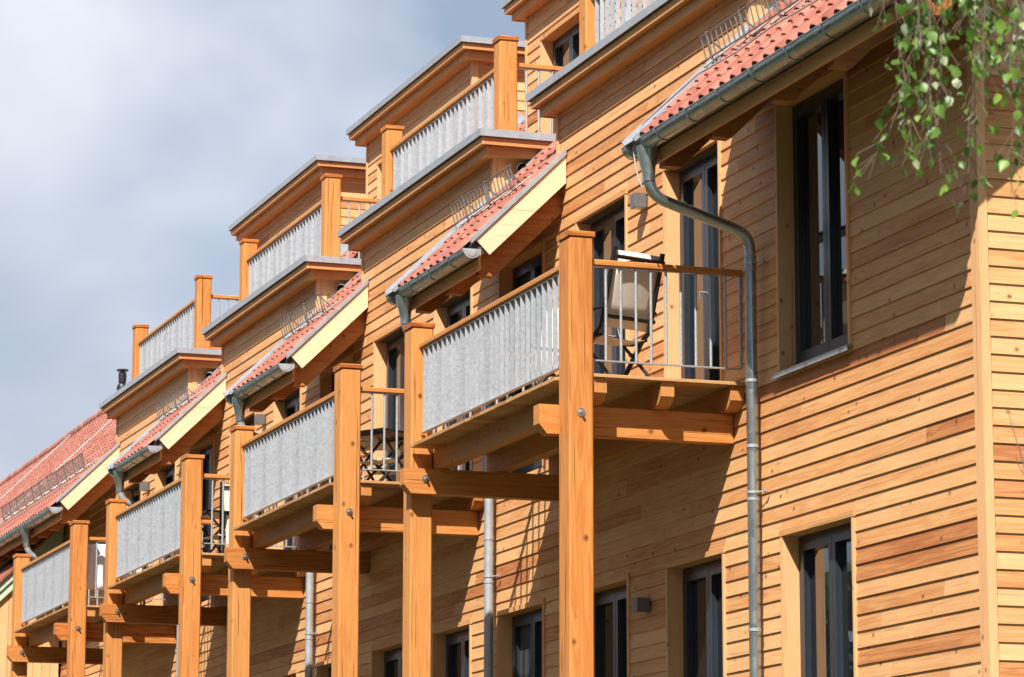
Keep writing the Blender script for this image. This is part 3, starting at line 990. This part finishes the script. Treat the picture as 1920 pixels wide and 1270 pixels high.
# ---- roof terraces on the dormers
def terrace(i):
    XA, XB = XN[i] + 0.44, XF[i] - 0.28
    zf = 3.837
    y0, y1 = -0.515, -0.300
    base_ = MB(); base_.box(XN[i] + 0.3, XF[i] - 0.02, PY + 0.1, YW - 0.05, zf - 0.0115, zf + 0.03)
    te = base_.build('terrace', M_DECK, house)
    post(te, XA, XA + 0.21, y0, y1, zf + 0.03, 5.105)
    post(te, XB, XB + 0.21, y0, y1, zf + 0.03, 5.105)
    b = MB(); b.bevbox(XA + 0.215, XB - 0.005, -0.435, -0.345, 4.765, 4.818, 0.009, 0, R(0.2, 0.6)); b.build('handrail', M_BEAM_X, te)
    railing_panel(te, XA + 0.235, XB - 0.03, -0.385, 3.885, 4.745, 27, SL_T, i)
    for X in (XA + 0.10, XB + 0.12):
        b = MB(); b.bevbox(X - 0.033, X + 0.033, PY + 0.03, y0 - 0.002, 4.775, 4.828, 0.008, 1, R(0.2, 0.6)); b.build('handrail', M_BEAM_Y, te)
        for za in (4.766, 3.936):
            b = MB(); b.box(X - 0.016, X + 0.016, PY + 0.03, y0, za, za + 0.0085); b.build('rail_strap', M_GALV, te)
        y = y0 - 0.14
        while y > PY + 0.06:
            q = MB(); q.tube([(X, y, 3.9455), (X, y, 4.7655)], 0.0135, 8); q.build('baluster', M_GALV, te); y -= 0.142
    return te
for i in range(4):
    terrace(i)

# ------------------------------------------------------------------ wall lamps
def lamp(x, z, label):
    o = thing('wall_lamp', label, 'lamp', (x, YW, z - 0.07), 'box lamps on the cladding')
    a = MB(); a.bevbox(x - 0.062, x + 0.062, YW + 0.035, YW + 0.155, z - 0.068, z + 0.068, 0.004, 2); a.build('lamp_body', M_LAMP, o)
    a = MB(); a.box(x - 0.045, x + 0.045, YW + 0.018, YW + 0.036, z - 0.05, z + 0.05); a.build('wall_plate', M_LAMP, o)
    a = MB(); a.box(x - 0.045, x + 0.045, YW + 0.05, YW + 0.14, z - 0.0715, z - 0.0675); a.build('lens', M_LENS, o)
lamp(28.16, 2.12, 'grey box lamp between the two doors behind the nearest balcony')
lamp(28.16, -1.735, 'dark grey box lamp between two ground-floor windows under the nearest balcony')
lamp(28.16 + 2*P, 2.12, 'grey box lamp beside the post cap of the third balcony from the right')
lamp(28.16 + 3*P, 2.12, 'small grey box lamp on the wall above the leftmost balcony')

# ------------------------------------------------------------------ chairs
def chair_parts(ch):
    """high-backed folding chair in its own frame: x right, y forward, z up"""
    r = 0.016
    W2 = 0.27
    def bar(pts, nm, rr=r, m=M_BLACK):
        b = MB(); b.tube(pts, rr, 8); o = b.build(nm, m, None); o.parent = ch; return o
    for s in (-1, 1):
        bar([(s*W2, 0.32, 0.0), (s*W2, -0.06, 0.43), (s*W2, -0.16, 0.50), (s*W2, -0.22, 0.70), (s*W2, -0.36, 1.18)], 'back_frame', 0.023)
        bar([(s*(W2 - 0.03), -0.30, 0.0), (s*(W2 - 0.03), 0.20, 0.45), (s*(W2 - 0.03), 0.26, 0.64)], 'leg')
        bar([(s*(W2 + 0.01), -0.24, 0.66), (s*(W2 + 0.01), 0.28, 0.665)], 'armrest', 0.017)
        bar([(s*(W2 - 0.015), -0.14, 0.43), (s*(W2 - 0.015), 0.05, 0.415), (s*(W2 - 0.015), 0.30, 0.455)], 'seat_rail')
    for (y, z, nm) in ((0.30, 0.015, 'stretcher'), (-0.28, 0.02, 'stretcher'), (-0.345, 1.09, 'crossbar'), (-0.205, 0.58, 'crossbar')):
        bar([(-W2, y - 0.030, z), (W2, y - 0.032, z)], nm, 0.019)
    def sheet(pts, nm):
        b = MB(); vs = []
        n = 8
        for k, (y, z) in enumerate(pts):
            for i in range(n + 1):
                t = i/n; sag = 0.018*math.sin(math.pi*t)
                vs.append((-W2 + 0.02 + t*(2*W2 - 0.04), y - (sag if nm == 'backrest' else 0), z - (sag if nm == 'seat' else 0)))
        fs = [(k*(n + 1) + i, k*(n + 1) + i + 1, (k + 1)*(n + 1) + i + 1, (k + 1)*(n + 1) + i) for k in range(len(pts) - 1) for i in range(n)]
        m = len(vs)
        b.add(vs, fs, 0.5, True)
        o = b.build(nm, M_CLOTH, None); o.parent = ch
        md = o.modifiers.new('thick', 'SOLIDIFY'); md.thickness = 0.004
        return o
    sheet([(-0.155 + 0.008, 0.50), (-0.22 + 0.004, 0.70), (-0.29, 0.93), (-0.355, 1.15)], 'backrest')
    sheet([(-0.13, 0.432), (0.05, 0.418), (0.20, 0.435), (0.295, 0.46)], 'seat')

def chair(loc, face, label, tilt=None):
    ch = bpy.data.objects.new('folding_chair', None)
    COL.objects.link(ch)
    ch['label'] = label; ch['category'] = 'chair'; ch['group'] = 'folding chairs on the balconies'
    fx_, fy_ = face
    ch.location = loc
    ch.rotation_euler = (0, 0, math.atan2(fy_, fx_) - math.pi/2)
    if tilt:
        ch.rotation_euler = tilt
    return ch
proto = chair((26.46, 0.90, 0.002), (0.95, 0.30), 'upright black folding chair with beige back behind the nearest side railing')
chair_parts(proto)
def chair_copy(loc, face, label, tilt=None):
    c = chair(loc, face, label, tilt)
    for k in proto.children:
        q = k.copy(); COL.objects.link(q); q.parent = c
    return c
chair_copy((28.6, 0.95, 0.002), (-0.2, 1.0), 'folding chair further back on the nearest balcony, mostly hidden by the slats')

def folded(loc, rz, lean, label):
    """folding chair folded flat and leaned: same parts, closed up"""
    ch = chair(loc, (0, 1), label)
    ch.rotation_euler = (lean, 0, rz)
    W2 = 0.27
    def bar(pts, nm, rr=0.0135, m=M_BLACK):
        b = MB(); b.tube(pts, rr, 8); o = b.build(nm, m, None); o.parent = ch
    for s in (-1, 1):
        bar([(s*W2, 0.0, 0.02), (s*W2, 0.0, 0.45), (s*W2, -0.02, 0.98)], 'back_frame', 0.016)
        bar([(s*(W2 - 0.03), 0.13, 0.0), (s*(W2 - 0.03), 0.03, 0.50), (s*(W2 - 0.03), -0.05, 0.78)], 'leg')
        bar([(s*(W2 - 0.05), -0.05, 0.06), (s*(W2 - 0.05), 0.10, 0.42), (s*(W2 - 0.05), 0.14, 0.60)], 'seat_rail')
    for z in (0.05, 0.5, 0.92):
        bar([(-W2, 0.0, z), (W2, 0.0, z)], 'crossbar', 0.012)
    b = MB(); b.box(-W2 + 0.02, W2 - 0.02, -0.025, -0.02, 0.5, 0.95); o = b.build('backrest', M_CLOTH, None); o.parent = ch
    b = MB(); b.box(-W2 + 0.03, W2 - 0.03, 0.085, 0.09, 0.16, 0.55); o = b.build('seat', M_CLOTH, None); o.parent = ch

def lounge_table(loc, rz, label):
    """low cross-legged folding table"""
    t = thing('folding_table', label, 'table', (0, 0, 0))
    del t['base']
    t['group'] = 'folding tables on the balconies'
    t.location = loc; t.rotation_euler = (0, 0, rz)
    def put(b, nm, m):
        o = b.build(nm, m, None); o.parent = t
    for s in (-1, 1):
        for d in (-1, 1):
            b = MB(); b.tube([(s*0.26, -d*0.27, 0.0), (s*0.26, d*0.25, 0.55)], 0.015, 8); put(b, 'leg', M_BLACK)
    for z, y in ((0.55, -0.25), (0.55, 0.25), (0.02, -0.27), (0.02, 0.27)):
        b = MB(); b.tube([(-0.27, y, z), (0.27, y, z)], 0.013, 8); put(b, 'crossbar', M_BLACK)
    b = MB(); b.bevbox(-0.33, 0.33, -0.31, 0.31, 0.565, 0.59, 0.006, 2); put(b, 'table_top', M_BLACK)
    b = MB(); b.box(-0.24, 0.24, -0.12, 0.12, 0.28, 0.292); put(b, 'shelf', M_CLOTH)
X1, X2, X3 = P, 2*P, 3*P
lounge_table((26.35 + X1, 0.95, 0.002), 0.5, 'black cross-legged folding table just behind the side railing of the second balcony')
lounge_table((27.05 + X1, 0.72, 0.002), -0.45, 'second black folding table standing behind the first on the second balcony')
lounge_table((26.5 + X2, 0.95, 0.002), 0.15, 'black cross-legged folding table behind the railing of the third balcony')
folded((26.30 + X2, 0.70, 0.002), 1.35, -0.10, 'folded chair leaning beside the table on the third balcony')
folded((26.4 + X3, 0.62, 0.002), 1.5, -0.08, 'folded chair leaning on the leftmost balcony')
cl = MB()                      # white cloth hung over the far rail of the leftmost balcony
vs = []; n = 10
for k in range(9):
    z = 0.26 + k*0.085
    for i in range(n + 1):
        y = 0.98 + i*0.036
        vs.append((26.12 + X3 + 0.012*math.sin(i*1.3 + k*0.2), y, z))
fs = [(k*(n + 1) + i, k*(n + 1) + i + 1, (k + 1)*(n + 1) + i + 1, (k + 1)*(n + 1) + i) for k in range(8) for i in range(n)]
cl.add(vs, fs, 0.5, True)
co = cl.build('white_cloth', M_WHITE)
co.modifiers.new('thick', 'SOLIDIFY').thickness = 0.01
co['label'] = 'white cloth hanging upright behind the post of the leftmost balcony'; co['category'] = 'cloth'

# ------------------------------------------------------------------ annex with the green verge at the far left
ax = thing('garden_annex', 'timber annex with upright boards and green stepped barge boards at the far left', 'annex', (56.5, 2, GZ))
AX = 56.0
az = lambda y: 2.20 - 0.97*(y - 0.05)
b = MB(); b.prism([(YW + 0.05, GZ), (3.8, GZ), (3.8, az(3.8) - 0.35), (YW + 0.05, az(YW + 0.05) - 0.35)], 0, AX + 0.03, AX + 3); b.build('wall', M_SHEATH, ax)
y = YW + 0.06
while y < 3.7:
    e = y + 0.15
    b = MB()
    za, zb_ = az(y) - 0.30, az(e) - 0.30
    b.hexa([(AX, y + 0.003, GZ + 0.2), (AX + 0.028, y + 0.003, GZ + 0.2), (AX + 0.028, e - 0.003, GZ + 0.2), (AX, e - 0.003, GZ + 0.2),
            (AX, y + 0.003, za), (AX + 0.028, y + 0.003, za), (AX + 0.028, e - 0.003, zb_), (AX, e - 0.003, zb_)], tone())
    b.build('board', M_TRIM_Z, ax); y = e
for k, (o, d0, d1) in enumerate(((0.06, 0.0, 0.17), (0.03, 0.16, 0.34))):
    b = MB(); b.prism([(YW + 0.05, az(YW + 0.05) - d0), (YW + 0.05, az(YW + 0.05) - d1), (4.1, az(4.1) - d1), (4.1, az(4.1) - d0)], 0, AX - o - 0.03, AX - o + 0.03, R()); b.build('barge_board', M_GREEN, ax)
b = MB(); b.prism([(YW + 0.05, az(YW + 0.05) + 0.06), (YW + 0.05, az(YW + 0.05)), (4.15, az(4.15)), (4.15, az(4.15) + 0.06)], 0, AX - 0.14, AX + 3); b.build('roof', M_TILE, ax)

# ------------------------------------------------------------------ birch at the right
birch = thing('birch_tree', 'birch tree with hanging leafy twigs in front of the house corner', 'tree', (9.6, 4.2, GZ))
bt = MB()
bt.tube([(9.6, 4.2, GZ), (9.62, 4.23, -4.0), (9.55, 4.3, -1.5), (9.6, 4.28, 1.5), (9.65, 4.25, 4.5)], [0.16, 0.14, 0.115, 0.08, 0.03], 12)
bt.tube([(9.56, 4.29, -2.2), (9.5, 4.9, -1.3), (9.3, 5.6, -0.75), (9.2, 6.3, -0.65), (9.15, 6.75, -0.95)], [0.06, 0.045, 0.03, 0.018, 0.008], 8)
bt.tube([(9.58, 4.29, -0.6), (9.3, 5.0, 0.3), (9.0, 5.8, 0.5), (8.9, 6.4, 0.2)], [0.05, 0.035, 0.02, 0.008], 8)
trunk = bt.build('trunk', M_BARK, birch)
leaf_me = []
for k in range(4):
    m = MB()
    a = R(-0.25, 0.25); c = R(0.1, 0.35)
    W_ = R(0.36, 0.44)
    outl = [(0, 0), (0.30, 0.20), (W_, 0.34), (0.36, 0.55), (0.2, 0.80), (0, 1.05)]
    vs = [(0, -t*t*0.18*(1 + c), -t) for t in (0.0, 0.2, 0.34, 0.55, 0.80, 1.05)]
    nb = len(vs)
    for s in (-1, 1):
        for (x_, t) in outl[1:-1]:
            vs.append((s*x_, x_*c + a*x_*s*0.3 - t*t*0.18, -t))
    fs = []
    for q, s in enumerate((-1, 1)):
        o = nb + q*4
        ids = [0] + [o + i for i in range(4)] + [5]
        for i in range(5):
            f = (i, ids[i], ids[i+1], i+1) if i not in (0, 4) else ((0, ids[1], 1) if i == 0 else (4, ids[4], 5))
            fs.append(f if s < 0 else tuple(reversed(f)))
    m.add(vs, fs, 0.0, True)
    m.tube([(0, 0, 0), (0, 0.02, 0.16), (0, 0.0, 0.32)], 0.018, 4, 0.0)
    me = m.mesh('leaf'); me.materials.append(M_LEAF); leaf_me.append(me)
NLEAF = 0
mass = MB()
tw_all = MB()
def leaf_at(pt, size, individual=True):
    global NLEAF
    rot = Matrix.Rotation(R(0, 6.283), 4, 'Z') @ Matrix.Rotation(R(-0.75, 0.75), 4, 'X') @ Matrix.Rotation(R(-0.5, 0.5), 4, 'Y')
    mw = Matrix.Translation(Vector(pt)) @ rot @ Matrix.Scale(size, 4)
    me = random.choice(leaf_me)
    if individual and NLEAF < 298:
        o = link('leaf', me, birch); o.matrix_basis = mw; NLEAF += 1
    else:
        mass.add([mw @ v.co for v in me.vertices], [tuple(p.vertices) for p in me.polygons], R())
def strand(top, length, sway, n, size=0.041, individual=True, start=0.0):
    pts = []
    p = Vector(top)
    d = Vector((R(-0.05, 0.05), sway, -1.0)).normalized()
    m = max(4, int(length/0.05))
    for k in range(m + 1):
        pts.append(p.copy())
        d = (d + Vector((R(-0.12, 0.12), R(-0.12, 0.12), -0.06))).normalized()
        p = p + d*(length/m)
    tw_all.tube(pts, [0.0024*(1 - 0.7*k/m) for k in range(m + 1)], 5)
    for j in range(n):
        t = start + (1 - start)*(j + R(0.1, 0.9))/n
        q = pts[min(m, int(t*m))] + Vector((R(-0.06, 0.06), R(-0.05, 0.05)*(0.5 + t), R(-0.05, 0.01)))
        tw_all.tube([pts[max(0, int(t*m) - 1)], q], 0.0013, 3)
        leaf_at(q - Vector((0, 0, 0.01)), size*R(0.7, 1.2), individual)
    return pts
# twigs seen in the picture (y across, z down from the limb)
for (y, ztop, ln, sw, n) in ((6.60, -1.50, 0.16, 0.02, 8), (6.50, -1.45, 0.28, 0.05, 11), (6.42, -1.45, 0.95, 0.02, 22), (6.36, -1.45, 0.92, -0.02, 22),
                             (6.31, -1.45, 0.80, 0.03, 20), (6.25, -1.45, 0.75, 0.0, 18), (6.19, -1.45, 0.42, 0.0, 12), (6.13, -1.45, 0.62, 0.02, 15),
                             (6.10, -1.45, 1.02, 0.0, 16), (6.02, -1.45, 0.70, 0.0, 14)):
    strand((9.2 + R(-0.12, 0.12), y, ztop + 0.25), ln + 0.25, sw, int(n*1.9))
for (y, ztop, ln, n) in ((6.55, -1.45, 0.14, 7), (6.45, -1.45, 0.50, 14), (6.40, -1.45, 0.85, 18), (6.34, -1.45, 1.02, 22), (6.29, -1.45, 0.70, 16), (6.28, -1.45, 0.9, 18),
                       (6.22, -1.45, 0.55, 12), (6.16, -1.45, 0.40, 12), (6.10, -1.45, 0.48, 14), (6.04, -1.45, 0.55, 16), (6.0, -1.45, 0.9, 16), (6.05, -1.45, 0.35, 12)):
    strand((9.55 + R(-0.15, 0.15), y - 0.02 - 0.35*0.345, ztop + 0.35), ln + 0.28, R(-0.03, 0.03), int(n*3.2), 0.041, False)
# rest of the crown, out of the picture
for k in range(150):
    a = R(0, 6.283); rr = 0.4 + 2.0*math.sqrt(R())
    y_ = 4.2 + rr*math.sin(a); x_ = 9.6 + rr*math.cos(a)*0.9
    zt = R(-0.6, 4.5)
    if y_ > 5.7 and zt < 0.5:
        zt += 1.4
    strand((x_, y_, zt), R(0.5, 0.9), R(-0.15, 0.15), 12, 0.034, False)
tw_all.build('twigs', M_TWIG, birch)
mass.build('crown', M_LEAF, birch, 'stuff')
bare = MB()
bare.tube([(9.2, 6.02, -3.6), (9.2, 6.075, -3.36), (9.2, 6.10, -3.25), (9.2, 6.135, -3.14), (9.2, 6.14, -3.11)], [0.004, 0.003, 0.0026, 0.0018, 0.001], 5)
bare.tube([(9.2, 6.085, -3.32), (9.2, 6.115, -3.27), (9.2, 6.12, -3.24)], [0.002, 0.0015, 0.001], 5)
bare.tube([(9.2, 6.07, -3.38), (9.2, 6.108, -3.355)], [0.002, 0.001], 5)
bare.build('bare_twig', M_TWIG, birch)

# ------------------------------------------------------------------ trees across the way: mirrored in the windows, unseen tall ones block sky light
wd_ = MB()
tk = MB()
for k in range(46):
    x_ = -70 + k*4.4 + R(-1.2, 1.2); y_ = 23 + R(-2, 4)
    h = R(15, 19) if x_ < 50 else R(8.5, 10.5); cw = R(2.8, 3.8)  # unseen stretch made taller to cut sky light on the facade
    tk.tube([(x_, y_, GZ), (x_ + R(-.2, .2), y_, GZ + h*0.5), (x_, y_, GZ + h*0.9)], [0.22, 0.15, 0.04], 8)
    for j in range(330):
        t = R(0.0, 1.0)**0.8; a = R(0, 6.283)
        rr = cw*math.sqrt(max(0.02, 1 - (2*t - 0.85)**2/1.4))*R(0.45, 1.05)
        c = Vector((x_ + rr*math.cos(a), y_ + rr*math.sin(a), GZ + h*(0.10 + 0.92*t)))
        u_ = Vector((R(-1, 1), R(-1, 1), R(-1, 1))).normalized(); v_ = u_.cross(Vector((R(-1, 1), R(-1, 1), R(-1, 1)))).normalized()
        q = R(0.35, 0.8)
        wd_.add([c - u_*q, c + v_*q*0.7, c + u_*q, c - v_*q*0.7], [(0, 1, 2, 3)], R())
M_WOODS = plain('tree_row_foliage', (0.035, 0.058, 0.018), 0.6, var=0.5, scale=1.2)
tr_ = wd_.build('tree_row', M_WOODS, None, 'stuff')
tr_['label'] = 'row of leafy trees across the way, mirrored in the lower windows, with a taller unseen part added to block sky light'; tr_['category'] = 'trees'
tk.build('trunks', M_BARK, tr_, 'stuff')
